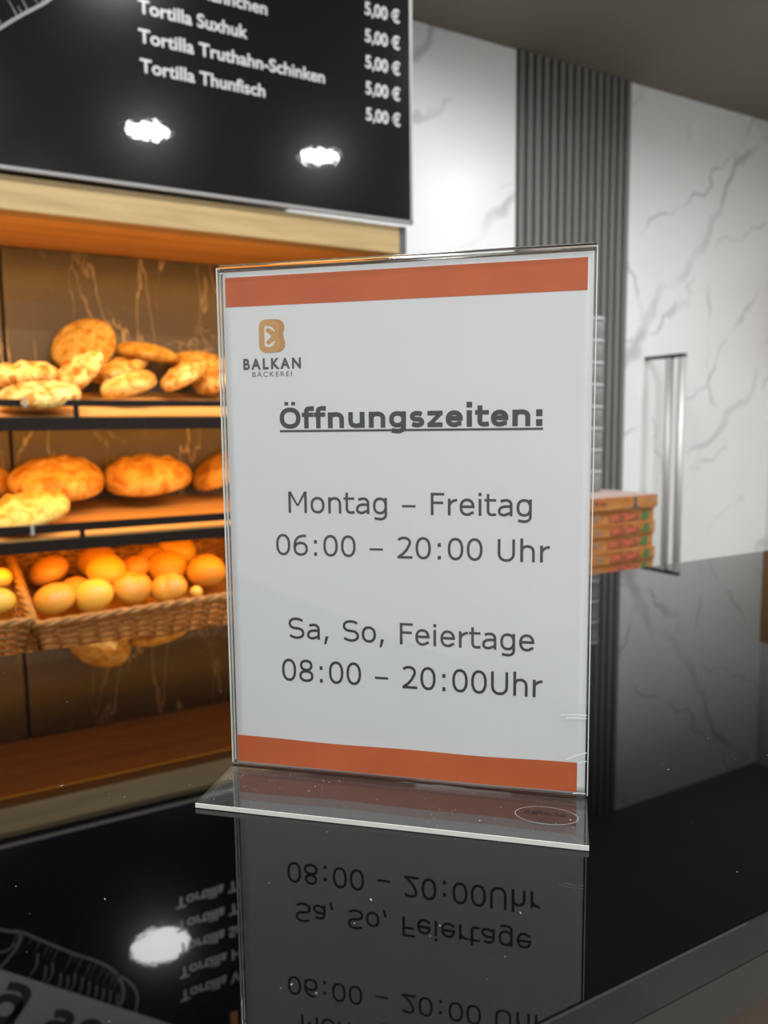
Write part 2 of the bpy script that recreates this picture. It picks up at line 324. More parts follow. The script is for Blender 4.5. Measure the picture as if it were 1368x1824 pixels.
def shelf(y0, z0, slope, rail, post_xs, power, cx):
    y1 = 2.138
    def zz(y): return z0 + slope * (y - y0)
    mb = MB()
    nb = 5
    sh = None
    for i in range(nb):                          # five boards side by side
        a = y0 + 0.005 + (y1 - y0 - .005) * i / nb; b_ = y0 + 0.005 + (y1 - y0 - .005) * (i + 1) / nb - 0.004
        q = MB().add([(x, y, zz(y) + d) for d in (-0.016, 0) for (x, y) in ((SX0, a), (SX1 - .001, a), (SX1 - .001, b_), (SX0, b_))],
                     [(0, 3, 2, 1), (4, 5, 6, 7), (0, 1, 5, 4), (1, 2, 6, 5), (2, 3, 7, 6), (3, 0, 4, 7)])
        if sh is None: sh = q.build('shelf', M['shelf_wood'], unit)
        else: q.build('board', M['shelf_wood'], sh)
    bz0, bz1, rz0, rz1 = rail
    MB().box(SX0, SX1 - .001, y0 - 0.010, y0 + 0.004, bz0, bz1).build('front_bar', M['black_metal'], sh, bevel=0.001)
    MB().box(SX0, SX1 - .001, y0 - 0.008, y0 + 0.002, rz0, rz1).build('guard_rail', M['black_metal'], sh, bevel=0.001)
    for px in post_xs: MB().box(px - 0.006, px + 0.006, y0 - 0.007, y0 + 0.003, bz1 - 0.001, rz0 + 0.001).build('rail_post', M['black_metal'], sh)
    MB().box(cx - 0.004, cx + 0.004, y0 - 0.014, y0 - 0.009, rz0 - 0.002, rz1 + 0.002).build('label_clip', M['tub_lid'], sh)
    st = MB().box(SX0 + .02, SX1 - .02, y0 + 0.008, y0 + 0.030, bz0 + 0.002, bz0 + 0.008).build('light_strip', M['strip_face'], sh)
    return zz
z_sh1 = shelf(1.645, 0.243, 0.175, (0.211, 0.244, 0.2705, 0.287), (-0.40, 0.148, 0.70), 0, 0.031)
z_sh2 = shelf(1.645, -0.058, 0.10, (-0.0915, -0.062, -0.044, -0.0225), (-0.40, 0.147, 0.70), 0, 0.030)
z_sh3 = lambda y: -0.354 + 0.364 * (y - 1.58)
q = MB().add([(x, y, z_sh3(y) + d) for d in (-0.018, 0) for (x, y) in ((SX0, 1.50), (SX1 - .001, 1.50), (SX1 - .001, 2.138), (SX0, 2.138))],
             [(0, 3, 2, 1), (4, 5, 6, 7), (0, 1, 5, 4), (1, 2, 6, 5), (2, 3, 7, 6), (3, 0, 4, 7)])
q.build('shelf', M['shelf_wood'], unit)
MB().box(SX0, SX1, 1.52, 2.15, FL, -0.50).build('base_cabinet', M['oak'], unit, bevel=0.002)
MB().box(SX0 + .02, SX1 - .005, 1.702, 1.722, 0.742, 0.750).build('light_strip', M['strip_face'], unit)
area('warm_strip_lamp', ((SX0 + SX1) / 2, 1.712, 0.740), (math.radians(26), 0, 0), SX1 - SX0 - 0.03, 0.018, STRIP_W[0], WARM, 125)
area('warm_strip_lamp', ((SX0 + SX1) / 2, 1.672, 0.209), (math.radians(45), 0, 0), SX1 - SX0 - 0.03, 0.02, STRIP_W[1], WARM)
area('warm_strip_lamp', ((SX0 + SX1) / 2, 1.672, -0.094), (math.radians(45), 0, 0), SX1 - SX0 - 0.03, 0.02, STRIP_W[2], WARM)

# ------------------------------------------------------------------ breads
def bread_mesh(seed, flat=0.8, dimple=0.0):
    rnd = random.Random(seed); ph = [rnd.uniform(0, 6.28) for _ in range(8)]; n, rings = 40, 12; mb = MB(); vs = [];
    def wob(a): return 1 + 0.018 * math.sin(2 * a + ph[0]) + 0.014 * math.sin(3 * a + ph[1]) + 0.008 * math.sin(5 * a + ph[2])
    prof = []
    for i in range(rings + 1):                       # top: centre -> rim -> under
        q = i / rings * PI * 0.5; prof.append((math.sin(q), (math.cos(q) ** flat) * 0.62))
    for i in range(1, 5):
        q = i / 5 * PI * 0.5; prof.append((math.cos(q) ** 0.5 * 1.0 if i < 4 else 0.5, -0.38 * math.sin(q) ** 0.6))
    k0 = []
    for (r, z) in prof:
        ring = []
        for j in range(n):
            a = 2 * PI * j / n; rr = r * wob(a); x, y = rr * math.cos(a), rr * math.sin(a)
            dz = 0.0
            if z > 0:
                dz = dimple * (math.sin(9 * x + ph[3]) * math.sin(8 * y + ph[4]) + 0.6 * math.sin(15 * x + ph[5] + 3 * y) * math.sin(13 * y + ph[6])) * min(1, (1 - r) * 4) * 0.16
                dz += 0.05 * math.sin(2.2 * x + ph[7])
            ring.append((x, y, z + dz))
        vs += ring
    fs = [(i * n + j, (i + 1) * n + j, (i + 1) * n + (j + 1) % n, i * n + (j + 1) % n) for i in range(len(prof) - 1) for j in range(n)]
    fs.append(tuple((len(prof) - 1) * n + j for j in range(n)))
    mb.add(vs, fs); return mb
def bread(name, c, r, th, tx, roll, mt, label, group, seed, flat=0.85, dimple=0.5, spin=0.0):
    mb = bread_mesh(seed, flat, dimple); mb.v = [(x * r, y * r, z * th) for x, y, z in mb.v]
    o = mb.build(name, mt, None, True)
    rot = Matrix.Rotation(math.radians(-29.3 + 0), 3, 'Z') @ Matrix.Rotation(-math.radians(roll), 3, 'Y') @ Matrix.Rotation(math.radians(tx), 3, 'X') @ Matrix.Rotation(spin, 3, 'Z')
    o.rotation_euler = rot.to_euler(); o.location = c
    return tag(o, label, 'bread', group)
G1, G2 = 'flatbreads on the upper display shelf', 'large round breads on the lower display shelf'
#BREADS#
bread('flatbread', (0.2411, 2.0700, 0.4632), 0.098, 0.045, 58, 0, M['palebread'], 'pale round flatbread standing upright against the tiles', G1, 0, dimple=0.5, spin=0.0)
bread('flatbread', (0.0482, 1.9300, 0.3605), 0.1, 0.062, 8, 3, M['flatbread'], 'domed flatbread resting on another bread at the left end of the upper shelf', G1, 1, dimple=0.6, spin=1.1)
bread('flatbread', (0.0722, 1.7200, 0.2949), 0.1, 0.055, 12, 0, M['flatbread'], 'flatbread at the front of the upper shelf reaching behind the black rail', G1, 2, dimple=0.6, spin=2.2)
bread('flatbread', (0.1964, 1.9000, 0.3759), 0.083, 0.045, 40, 35, M['flatbread'], 'dimpled flatbread leaning steeply in front of the upright pale one', G1, 3, dimple=0.7, spin=3.3)
bread('flatbread', (0.3298, 2.0200, 0.3936), 0.09, 0.05, 20, 14, M['flatbread'], 'flatbread tilted under the smooth pale one on the upper shelf', G1, 4, dimple=0.6, spin=4.4)
bread('flatbread', (0.4176, 2.0300, 0.4426), 0.092, 0.05, 2, -9, M['palebread'], 'smooth pale bread lying flat on top of the pile', G1, 5, dimple=0.1, spin=5.5)
bread('flatbread', (0.3205, 1.8400, 0.3342), 0.08, 0.058, 14, 12, M['bigbread'], 'small darker flatbread low in the middle of the upper shelf', G1, 6, dimple=0.4, spin=6.6)
bread('flatbread', (0.5915, 2.1000, 0.4291), 0.088, 0.05, 12, -4, M['bigbread'], 'flatbread behind the two leaning ones beside the sign', G1, 7, dimple=0.5, spin=7.7)
bread('flatbread', (0.5064, 1.9500, 0.3730), 0.076, 0.045, 24, 26, M['flatbread'], 'flatbread leaning up to the right with pale underside edge', G1, 8, dimple=0.6, spin=8.8)
bread('flatbread', (0.6264, 2.0000, 0.3803), 0.085, 0.05, 38, 22, M['flatbread'], 'golden flatbread half hidden behind the sign on the upper shelf', G1, 9, dimple=0.6, spin=9.9)
bread('round_bread', (0.1324, 1.9700, 0.0660), 0.132, 0.095, 12, -6, M['bigbread'], 'big round browned bread second from left on the lower shelf', G2, 10, dimple=0.35, spin=0.0)
bread('round_bread', (0.3938, 1.9900, 0.0638), 0.128, 0.105, 10, 0, M['bigbread'], 'big round domed bread in the middle of the lower shelf', G2, 11, dimple=0.35, spin=1.1)
bread('round_bread', (0.6657, 2.0500, 0.0791), 0.125, 0.075, 16, 22, M['bigbread'], 'big round bread leaning up beside the sign on the lower shelf', G2, 12, dimple=0.35, spin=2.2)
bread('round_bread', (-0.0617, 2.0600, 0.0566), 0.085, 0.08, 10, 0, M['bigbread'], 'big round bread cut off by the left edge of the photo', G2, 13, dimple=0.35, spin=3.3)
bread('round_bread', (0.0224, 1.7600, 0.0007), 0.118, 0.06, 15, 4, M['palebread'], 'pale dimpled flat bread at front left of the lower shelf', G2, 14, dimple=0.9, spin=4.4)

# ------------------------------------------------------------------ wicker baskets with rolls
def basket():
    root = empty('wicker_basket')
    Wd, D, H, fl = 0.60, 0.33, 0.105, 0.018
    def corner(k, z):
        f = fl * z / H; return [(-f, -f), (Wd + f, -f), (Wd + f, D + f), (-f, D + f)][k]
    for side in range(4):
        mb = MB(); L = (Wd, D, Wd, D)[side]; nseg = int(L / 0.011)
        nx, ny = ((0, -1), (1, 0), (0, 1), (-1, 0))[side]
        for row in range(10):
            z = 0.006 + row * (H - 0.012) / 9; a = Vector(corner(side, z)); c = Vector(corner((side + 1) % 4, z)); pts = []
            for i in range(nseg + 1):
                p = a.lerp(c, i / nseg); s_ = 0.0048 * math.sin(PI * i / 4 + PI * row) ; pts.append((p.x + nx * s_, p.y + ny * s_, z))
            mb.tube(pts, 0.0042, 5)
        ns = int(L / 0.044)
        for i in range(ns + 1):
            a0 = Vector(corner(side, 0)).lerp(Vector(corner((side + 1) % 4, 0)), i / ns); a1 = Vector(corner(side, H)).lerp(Vector(corner((side + 1) % 4, H)), i / ns)
            mb.tube([(a0.x, a0.y, 0), (a1.x, a1.y, H)], 0.0042, 6)
        o = mb.build('woven_side', M['wicker'], root, True)
    mb = MB()
    for s3 in range(3):
        pts = []; k = 0
        for side in range(4):
            a = Vector(corner(side, H)); c = Vector(corner((side + 1) % 4, H)); ns = 44 if side % 2 == 0 else 30
            for i in range(ns):
                p = a.lerp(c, i / ns); q = k * 0.75 + s3 * 2.094; k += 1
                nx, ny = ((0, -1), (1, 0), (0, 1), (-1, 0))[side]
                pts.append((p.x + nx * 0.0055 * math.cos(q), p.y + ny * 0.0055 * math.cos(q), H + 0.002 + 0.0055 * math.sin(q)))
        pts.append(pts[0]); mb.tube(pts, 0.0055, 6)
    mb.build('braided_rim', M['wicker'], root, True)
    MB().box(0, Wd, 0, D, -0.002, 0.004).build('basket_floor', M['wicker'], root)
    return root
TILT = math.radians(20)
bq = basket(); bq.location = (0.032, 1.595, -0.345); bq.rotation_euler = (TILT, math.radians(-1.2), math.radians(3))
tag(bq, 'wicker basket full of round rolls, beside the dark gap, mostly in view', 'basket', 'wicker bread baskets')
b2 = copy_tree(bq); b2.location = (-0.612, 1.560, -0.345); b2.rotation_euler = (TILT, math.radians(-1.2), math.radians(3))
tag(b2, 'wicker basket at the left photo edge showing only its right end', 'basket', 'wicker bread baskets')
def roll_mesh(seed, split):
    rnd = random.Random(seed); ph = [rnd.uniform(0, 6.28) for _ in range(4)]; n, m_ = 28, 16; vs = []
    for i in range(m_ + 1):
        q = i / m_ * PI
        for j in range(n):
            a = 2 * PI * j / n; st = math.sin(q); x, y, z = st * math.cos(a), st * math.sin(a), math.cos(q)
            k = 1 + 0.03 * math.sin(2 * a + ph[0]) + 0.02 * math.sin(3 * a + ph[1])
            z = z * (0.82 if z > 0 else 0.55)
            if split and z > 0.3: z -= 0.10 * math.exp(-(x * 5) ** 2)
            vs.append((x * k, y * k, z))
    fs = [(i * n + j, (i + 1) * n + j, (i + 1) * n + (j + 1) % n, i * n + (j + 1) % n) for i in range(m_) for j in range(n)]
    return MB().add(vs, fs)
def roll(c, r, mt, label, seed, split=False, tx=20, ry=0, squash=1.0, group='bread rolls in the wicker baskets'):
    mb = roll_mesh(seed, split); mb.v = [(x * r, y * r, z * r * squash) for x, y, z in mb.v]
    o = mb.build('bread_roll', mt, None, True); o.location = c; o.rotation_euler = (math.radians(tx), math.radians(ry), math.radians(-25))
    return tag(o, label, 'roll', group)
#ROLLS#
roll((0.0858, 1.8450, -0.1782), 0.054, M['roll_brown'], 'brown roll at the back left of the basket', 0, False, tx=15, ry=-20)
roll((0.0764, 1.6740, -0.2247), 0.052, M['roll_gold'], 'golden roll in the front left corner of the basket', 1, False, tx=22, ry=-7)
roll((0.2178, 1.9000, -0.1691), 0.056, M['roll_gold'], 'roll peeking out behind the shiny yellow one', 2, False, tx=29, ry=6)
roll((0.2261, 1.7900, -0.1822), 0.053, M['roll_pale'], 'shiny yellow roll on top of the heap', 3, False, tx=36, ry=19)
roll((0.1713, 1.6750, -0.2244), 0.05, M['roll_pale'], 'pale roll at the front between two golden ones', 4, False, tx=43, ry=-8)
roll((0.1363, 1.7400, -0.2171), 0.042, M['roll_brown'], 'small brown roll deep in the gap behind the front row', 5, False, tx=20, ry=5)
roll((0.2752, 1.6960, -0.2188), 0.053, M['roll_gold'], 'golden roll at the front middle of the basket', 6, True, tx=27, ry=18)
roll((0.3085, 1.8200, -0.1856), 0.042, M['roll_brown'], 'small browned roll in the middle of the heap', 7, False, tx=34, ry=-9)
roll((0.3979, 1.8060, -0.1891), 0.055, M['roll_gold'], 'round roll behind the front row right of centre', 8, False, tx=41, ry=4)
roll((0.4524, 1.9170, -0.1591), 0.062, M['roll_pale'], 'large pale roll right under the black shelf bar', 9, False, tx=18, ry=17)
roll((0.3694, 1.6790, -0.2264), 0.051, M['roll_gold'], 'roll with a dent at the front right of the heap', 10, True, tx=25, ry=-10)
roll((0.4976, 1.7510, -0.2038), 0.056, M['roll_gold'], 'tall golden roll beside the sign', 11, False, tx=32, ry=3)
roll((0.4326, 1.6320, -0.2346), 0.017, M['roll_pale'], 'tiny white dough ball by the basket rim', 12, False, tx=39, ry=16)
roll((0.3672, 1.8800, -0.1720), 0.042, M['roll_gold'], 'golden roll at the back centre of the basket', 13, False, tx=16, ry=-11)
roll((-0.0501, 1.7200, -0.1645), 0.034, M['roll_pale'], 'upper roll in the basket at the left photo edge', 14, False, tx=23, ry=2)
roll((-0.0571, 1.5800, -0.1931), 0.036, M['roll_pale'], 'lower roll in the basket at the left photo edge', 15, False, tx=30, ry=15)

# ================================================================== MENU BOARD
BY = 1.620
board = tag(MB().box(-1.10, 1.124, BY, BY + 0.014, 0.828, 1.80).build('menu_board', M['board'], bevel=0.0005), 'glossy black wall menu board with white tortilla prices', 'menu board')
MB().box(1.124, 1.133, BY + 0.001, BY + 0.016, 0.820, 1.80).build('edge_trim', M['board_edge'], board)
MB().box(-1.10, 1.133, BY + 0.001, BY + 0.016, 0.819, 0.828).build('edge_trim', M['board_edge'], board)
MB().box(-1.0, 1.0, BY + 0.016, 2.40, 1.0, 1.06).build('wall_bracket', M['anthracite'], board)
bf = lambda u, v: (u, BY - 0.0006, v)
rows = [('Tortilla Thunfisch', 0.338, 0.667, 1.097), ('Tortilla Truthahn-Schinken', 0.337, 0.845, 1.167), ('Tortilla Suxhuk', 0.339, 0.622, 1.236), ('Tortilla Hähnchen', 0.339, 0.679, 1.308), ('Tortilla Vegetarisch', 0.339, 0.70, 1.379)]
for body, u0, u1, z in rows: text_mb(body, u0, u1, z, 0.031, bf, 0.022).build('lettering', M['print_white'], board)
for z in (1.093, 1.165, 1.236, 1.307, 1.380): text_mb('5,00 €', 0.975, 1.090, z, 0.033, bf, 0.022).build('price_lettering', M['print_white'], board)
text_mb('Tortilla', 0.45, 0.86, 1.505, 0.062, bf, 0.03).build('heading_lettering', M['print_orange'], board)
def stroke(pts, w, fn, taper=None):
    mb = MB(); n = len(pts); P = [Vector(p) for p in pts]; vs = []
    for i, p in enumerate(P):
        d = (P[min(i + 1, n - 1)] - P[max(i - 1, 0)]).normalized(); nn_ = Vector((-d.y, d.x)); ww = w * (taper(i / (n - 1)) if taper else 1)
        vs += [p + nn_ * ww / 2, p - nn_ * ww / 2]
    mb.add([fn(v.x, v.y) for v in vs], [(2 * i, 2 * i + 1, 2 * i + 3, 2 * i + 2) for i in range(n - 1)]); return mb
def join(*mbs):
    o = MB()
    for x in mbs: o.add(x.v, x.f)
    return o
def spline(pts, k=6):
    out = []
    for i in range(len(pts) - 1):
        p0, p1, p2, p3 = (Vector(pts[max(i - 1, 0)]), Vector(pts[i]), Vector(pts[i + 1]), Vector(pts[min(i + 2, len(pts) - 1)]))
        for j in range(k):
            t_ = j / k; out.append(0.5 * ((2 * p1) + (p2 - p0) * t_ + (2 * p0 - 5 * p1 + 4 * p2 - p3) * t_ ** 2 + (3 * p1 - p0 - 3 * p2 + p3) * t_ ** 3))
    out.append(Vector(pts[-1])); return out

# ------------------------------------------------------------------ a wide humanist lettering built from pen strokes (cap height 1)
def ell(cx, cy, rx, ry, a0, a1, n=20, e=2.25):
    out = []
    for i in range(n + 1):
        a = math.radians(a0 + (a1 - a0) * i / n); c, s_ = math.cos(a), math.sin(a)
        out.append((cx + rx * math.copysign(abs(c) ** (2 / e), c), cy + ry * math.copysign(abs(s_) ** (2 / e), s_)))
    return out
def glyph(ch, w, bold):
    h = w / 2; X = 0.75; AS = 1.045; em_ = 1 / 0.727
    adv = dict(zip('MontagFrei062Uh8S,:– fuszÖ', (.843, .607, .633, .394, .601, .623, .575, .427, .596, .274, .636, .636, .636, .732, .633, .636, .684, .364, .454, .636, .352, .352, .633, .521, .525, .787)))
    if bold: adv.update(dict(zip('Öfnugszeit:', (.850, .422, .712, .712, .699, .593, .597, .664, .342, .455, .402))))
    A = adv[ch] * em_; l = 0.115 if not bold else 0.10; o = 0.065; S = []; B = []
    xs, xr = l + h, A - l + 0.005 - h; ov = 0.015
    def bar(x0, x1, y0, y1): B.append([(x0, y0), (x1, y0), (x1, y1), (x0, y1)])
    if ch in 'nh':
        bar(xs - h, xs + h, 0, X if ch == 'n' else AS); ry = 0.27 if not bold else 0.22
        S.append(ell((xs + xr) / 2, X + ov - h - ry, (xr - xs) / 2, ry, 165, 0) + [(xr, 0.0)])
    elif ch == 'u':
        bar(xr - h, xr + h, 0, X); ry = 0.27 if not bold else 0.22
        S.append([(xs, X)] + ell((xs + xr) / 2, -ov + h + ry, (xr - xs) / 2, ry, 180, 345))
    elif ch == 'r':
        bar(xs - h, xs + h, 0, X); S.append(ell(A + 0.0, X - h - 0.33, A - xs, 0.33, 172, 95, 14))
    elif ch == 'o': S.append(ell(A / 2, X / 2, A / 2 - o - h, X / 2 + ov - h, 0, 360, 40))
    elif ch == 'e':
        rx = A / 2 - o - h; ry = X / 2 + ov - h; yb = X / 2 + 0.03
        S.append([(A / 2 - rx, yb - h * .1), (A / 2 + rx + h * .9, yb - h * .1)]); S.append([(A / 2 + rx, yb - h)] + ell(A / 2, X / 2, rx, ry, 6, 312, 34) + [(A - o - h * .6, 0.15 if not bold else .17)])
    elif ch == 'a':
        xr = A - l + 0.01 - h; lx = o + h - 0.005
        S.append([(xr, 0)] + ell((xr + lx + .06) / 2, X + ov - h - 0.22, (xr - lx - .06) / 2, 0.22, 0, 108, 14) + [(lx + 0.06, X - h - 0.03)])
        S.append([(xr, 0.43)] + ell((xr + lx) / 2 + .06, 0.215, (xr - lx) / 2 + .06, 0.215, 88, 182, 10) + ell((xr + lx) / 2 - .03, 0.20, (xr - lx) / 2 - .03, 0.20 - h + ov, 184, 272, 10) + [(xr - h * .4, 0.15)])
    elif ch == 'g':
        S.append(ell((o + h + xr) / 2, X / 2 + .005, (xr - o - h) / 2, X / 2 + ov - h, 0, 360, 40)); ry = 0.22
        S.append([(xr, X)] + ell((o + h + xr) / 2, -0.285 + h + ry, (xr - o - h) / 2, ry, 0, -112, 16) + [(o + h + .01, -0.285 + h + 0.035)])
    elif ch == 't':
        x = 0.10 + h; S.append([(x, 0.965)] + [(x, 0.25)] + ell(x + 0.20, 0.25 - .01, 0.20, 0.25 - h, 182, 275, 12) + [(A - 0.01, h + .01)]); bar(0.0, A - 0.01, X - w * .88, X)
    elif ch == 'f':
        x = 0.10 + h; S.append([(x, 0)] + [(x, 0.80)] + ell(x + 0.20, 0.82, 0.20, AS + .015 - h - .82, 178, 88, 12) + [(A + 0.015, AS - h + .01)]); bar(0.0, A - 0.02, X - w * .88, X)
    elif ch == 'i': bar(xs - h, xs + h, 0, X); bar(xs - h * 1.06, xs + h * 1.06, 0.875, 0.875 + w * 1.05 + 0.01)
    elif ch == ':':
        c = A / 2; k = h * 1.15; bar(c - k, c + k, 0, 2.3 * k); bar(c - k, c + k, X - 2.3 * k, X)
    elif ch == ',': B.append([(0.10, -0.20), (0.20, -0.20), (0.33, 0.18), (0.17, 0.18)])
    elif ch == '–': bar(0.115, A - 0.115, 0.385 - h * .8, 0.385 + h * .8)
    elif ch == 'F': bar(l, l + w, 0, 1); bar(l, A - 0.05, 1 - w * .9, 1); bar(l, A - 0.10, 0.50, 0.50 + w * .9)
    elif ch == 'U': xr = A - l - h; ry = .33; S.append([(xs, 1.0)] + ell((xs + xr) / 2, h - ov + ry, (xr - xs) / 2, ry, 180, 360, 28) + [(xr, 1.0)])
    elif ch == 'M':
        xr = A - l - h; bar(xs - h, xs + h, 0, 1); bar(xr - h, xr + h, 0, 1); m_ = A / 2
        B.append([(xs - h, 1), (xs + h * 1.1, 1), (m_ + h * .75, .33), (m_ - h * .75, .33)]); B.append([(xr + h, 1), (xr - h * 1.1, 1), (m_ - h * .75, .33), (m_ + h * .75, .33)])
    elif ch == 'z':
        bar(o, A - o, 0, w * .92); bar(o, A - o, X - w * .92, X); B.append([(o, w * .7), (o + w * 1.15, w * .7), (A - o, X - w * .7), (A - o - w * 1.15, X - w * .7)])
    elif ch in 's': 
        rx = A / 2 - o - h; ry = (X / 2 + ov - h) / 2; cx = A / 2; cu, cl = X + ov - h - ry, -ov + h + ry
        S.append([(cx + rx * .96, X - h - .045)] + ell(cx, cu, rx, ry, 68, 262, 18) + ell(cx, cl, rx, ry, 82, -112, 18) + [(cx - rx, h + .05)])
    elif ch == 'S':
        rx = A / 2 - o - h; ry = (1 + 2 * ov - 2 * h) / 4; cx = A / 2; cu, cl = 1 + ov - h - ry, -ov + h + ry
        S.append([(cx + rx * .95, 1 - h - .07)] + ell(cx, cu, rx, ry, 65, 262, 22) + ell(cx, cl, rx, ry, 82, -115, 22) + [(cx - rx, h + .085)])
    elif ch in '0Ö':
        rr = 0.075 if ch == '0' else 0.06; S.append(ell(A / 2, 0.5, A / 2 - rr - h, 0.5 + ov - h, 0, 360, 48))
        if ch == 'Ö':
            for d in (-1, 1): bar(A / 2 + d * 0.17 - 0.095, A / 2 + d * 0.17 + 0.095, 1.11, 1.27)
    elif ch == '8':
        S.append(ell(A / 2, 0.745, A / 2 - .115 - h, 0.27 - h, 0, 360, 30)); S.append(ell(A / 2, 0.265, A / 2 - .075 - h, 0.28 - h, 0, 360, 32))
    elif ch == '6':
        rx = A / 2 - .075 - h; S.append(ell(A / 2 + .01, 0.325, rx, 0.34 - h, 0, 360, 34)); S.append([(A - 0.15, 1 - h + .005), (A * .62, 1 - h)] + ell(A * .66, 0.42, A * .66 - .075 - h, 0.575 - h, 95, 188, 18))
    elif ch == '2':
        bar(0.09, A - 0.075, 0, w * .9); S.append([(0.13, 0.86)] + ell(A / 2 - .03, 0.735, A / 2 - .10 - h, 0.28 - h, 118, -30, 22) + [(A * .62, 0.42), (0.36, 0.22), (0.13, w * .45)])
    return A, S, B
def pen_text(body, u0, u1, base, cap, fn, w=0.128, bold=False):
    mb = MB(); x = 0.0; items = []
    for ch in body:
        A, S, B = glyph(ch, w, bold)
        for st in S: items.append((stroke([(px_ + x, py_) for px_, py_ in st], w * (0.95 if not bold else 0.93), lambda u, v: (u, v, 0))))
        for q_ in B:
            k = MB(); k.add([(px_ + x, py_, 0) for px_, py_ in q_], [(0, 1, 2, 3)]); items.append(k)
        x += A
    xs_ = [v[0] for i in items for v in i.v]; lo, hi = min(xs_), max(xs_)
    for i in items: mb.add([fn(u0 + (v[0] - lo) / (hi - lo) * (u1 - u0), base + v[1] * cap) for v in i.v], i.f)
    return mb
# chalk drawing of a wrap, rising to the right
low = spline([(-0.30, 0.905), (-0.102, 1.036), (-0.054, 1.060), (-0.001, 1.106), (0.064, 1.161), (0.132, 1.214), (0.172, 1.262), (0.186, 1.32), (0.170, 1.36), (0.12, 1.40)])
parts_ = [stroke(low, 0.007, bf), stroke(spline([(0.172, 1.262), (0.205, 1.300), (0.222, 1.345), (0.212, 1.40)]), 0.006, bf),
          stroke(spline([(-0.054, 1.060), (-0.07, 1.10), (-0.12, 1.15)]), 0.006, bf), stroke(spline([(-0.30, 0.96), (-0.12, 1.09), (-0.07, 1.085)]), 0.005, bf)]
rh = random.Random(3)
for i in range(46):
    f_ = rh.uniform(0.2, 0.86); p = low[int(f_ * (len(low) - 1))]; L_ = rh.uniform(0.012, 0.05)
    parts_.append(stroke([(p.x - 0.002, p.y + 0.004), (p.x - 0.2 * L_ - .004, p.y + L_ * 0.55), (p.x - 0.55 * L_, p.y + L_)], 0.0024, bf, lambda q: 1 - 0.8 * q))
for i in range(12):
    f_ = i / 11; x = -0.02 + 0.19 * f_; z = 1.14 + 0.17 * f_ + rh.uniform(-.01, .02); parts_.append(stroke(spline([(x, z), (x - 0.004, z + 0.03), (x - 0.022, z + 0.055)]), 0.005, bf, lambda q: 1 - q * 0.6))
join(*parts_).build('wrap_drawing', M['print_chalk'], board)
# white diagonal banner
bd = Vector((0.302 + 0.108, 1.459 - 1.140)).normalized(); bn = Vector((-bd.y, bd.x)); bo = Vector((-0.108, 1.140))
q = [bo - bd * 0.35, bo + bd * 0.62, bo + bd * 0.62 + bn * 0.20, bo - bd * 0.35 + bn * 0.20]
MB().prism([(v.x, v.y) for v in q], BY - 0.003, BY - 0.0004, lambda u, v, w: (u, w, v)).build('banner', M['print_white'], board)
def bfn(u, v):
    p = bo + bd * u + bn * v; return (p.x, BY - 0.0034, p.y)
pen_text('ung so', -0.178, 0.350, 0.045, 0.105, bfn, 0.225, True).build('banner_lettering', M['print_black'], board)

# ================================================================== WORKTOP, BOXES, TUBS
wt = tag(empty('back_worktop', (0, 0, 0)), 'low back worktop behind the counter carrying pizza boxes', 'worktop')
MB().box(1.22, 1.985, 1.36, 1.80, -0.328, -0.2975).build('worktop_slab', M['anthracite'], wt, bevel=0.002)
MB().box(1.25, 1.955, 1.40, 1.78, FL, -0.329).build('cabinet_body', M['anthracite'], wt)
bx0, bw, bh = 1.628, 0.335, 0.0442
for i in range(6):
    z = -0.2968 + i * (bh + 0.0006); dx = (0.0, 0.003, -0.003, 0.002, -0.002, 0.006)[i]
    r = empty('pizza_box', (bx0 + dx, 1.40 + (0.004, 0.0, 0.006, 0.002, 0.005, 0.0)[i], z))
    MB().box(0, bw, 0, bw, 0, bh * 0.82).build('tray', M['kraft'], r, bevel=0.002)
    MB().box(-0.0012, bw + 0.0012, -0.0012, bw, bh * 0.82, bh).build('lid', M['box_top'] if i == 5 else M['kraft'], r, bevel=0.002)
    if i < 5:
        f = lambda u, v: (u, -0.0018, v)
        MB().add([f(0.125, 0.004), f(0.262, 0.004), f(0.262, 0.030), f(0.20, 0.036), f(0.125, 0.032)], [(0, 1, 2, 3, 4)]).build('printed_topping', M['box_red'], r)
        MB().add([f(0.268, 0.008), f(0.309, 0.006), f(0.305, 0.040), f(0.285, 0.034)], [(0, 1, 2, 3)]).build('printed_leaf', M['box_green'], r)
        MB().add([f(0.072 + 0.008 * math.cos(a * PI / 4), 0.02 + 0.011 * math.sin(a * PI / 4)) for a in range(8)], [tuple(range(8))]).build('vent_hole', M['hole'], r)
    else:
        f = lambda u, v: (u, -0.0028, v)
        MB().add([f(-0.001, 0.002), f(bw + 0.001, 0.002), f(bw + .001, bh), f(-0.001, bh)], [(0, 1, 2, 3)]).build('printed_front', M['kraft'], r)
        f2 = lambda u, v: (u, -0.0032, v)
        MB().add([f2(0.21, 0.003), f2(0.252, 0.003), f2(0.236, 0.016), f2(0.238, 0.040), f2(0.222, 0.040), f2(0.223, 0.016)], [(0, 1, 2, 3, 4, 5)]).build('printed_glass', M['ink_soft'], r)
        MB().add([f2(0.04, 0.016), f2(0.105, 0.018), f2(0.08, 0.036), f2(0.04, 0.038)], [(0, 1, 2, 3)]).build('printed_topping', M['box_red'], r)
        MB().add([f2(0.306 + 0.008 * math.cos(a * PI / 4), 0.026 + 0.009 * math.sin(a * PI / 4)) for a in range(8)], [tuple(range(8))]).build('vent_hole', M['hole'], r)
    tag(r, ('orange printed pizza box at the bottom of the stack', 'orange printed pizza box second from the bottom of the stack', 'orange printed pizza box third from the bottom of the stack',
            'orange printed pizza box third from the top of the stack', 'orange printed pizza box just under the topmost one', 'topmost pizza box with brown glass print and pinkish lid')[i], 'pizza box', 'pizza boxes in a stack')
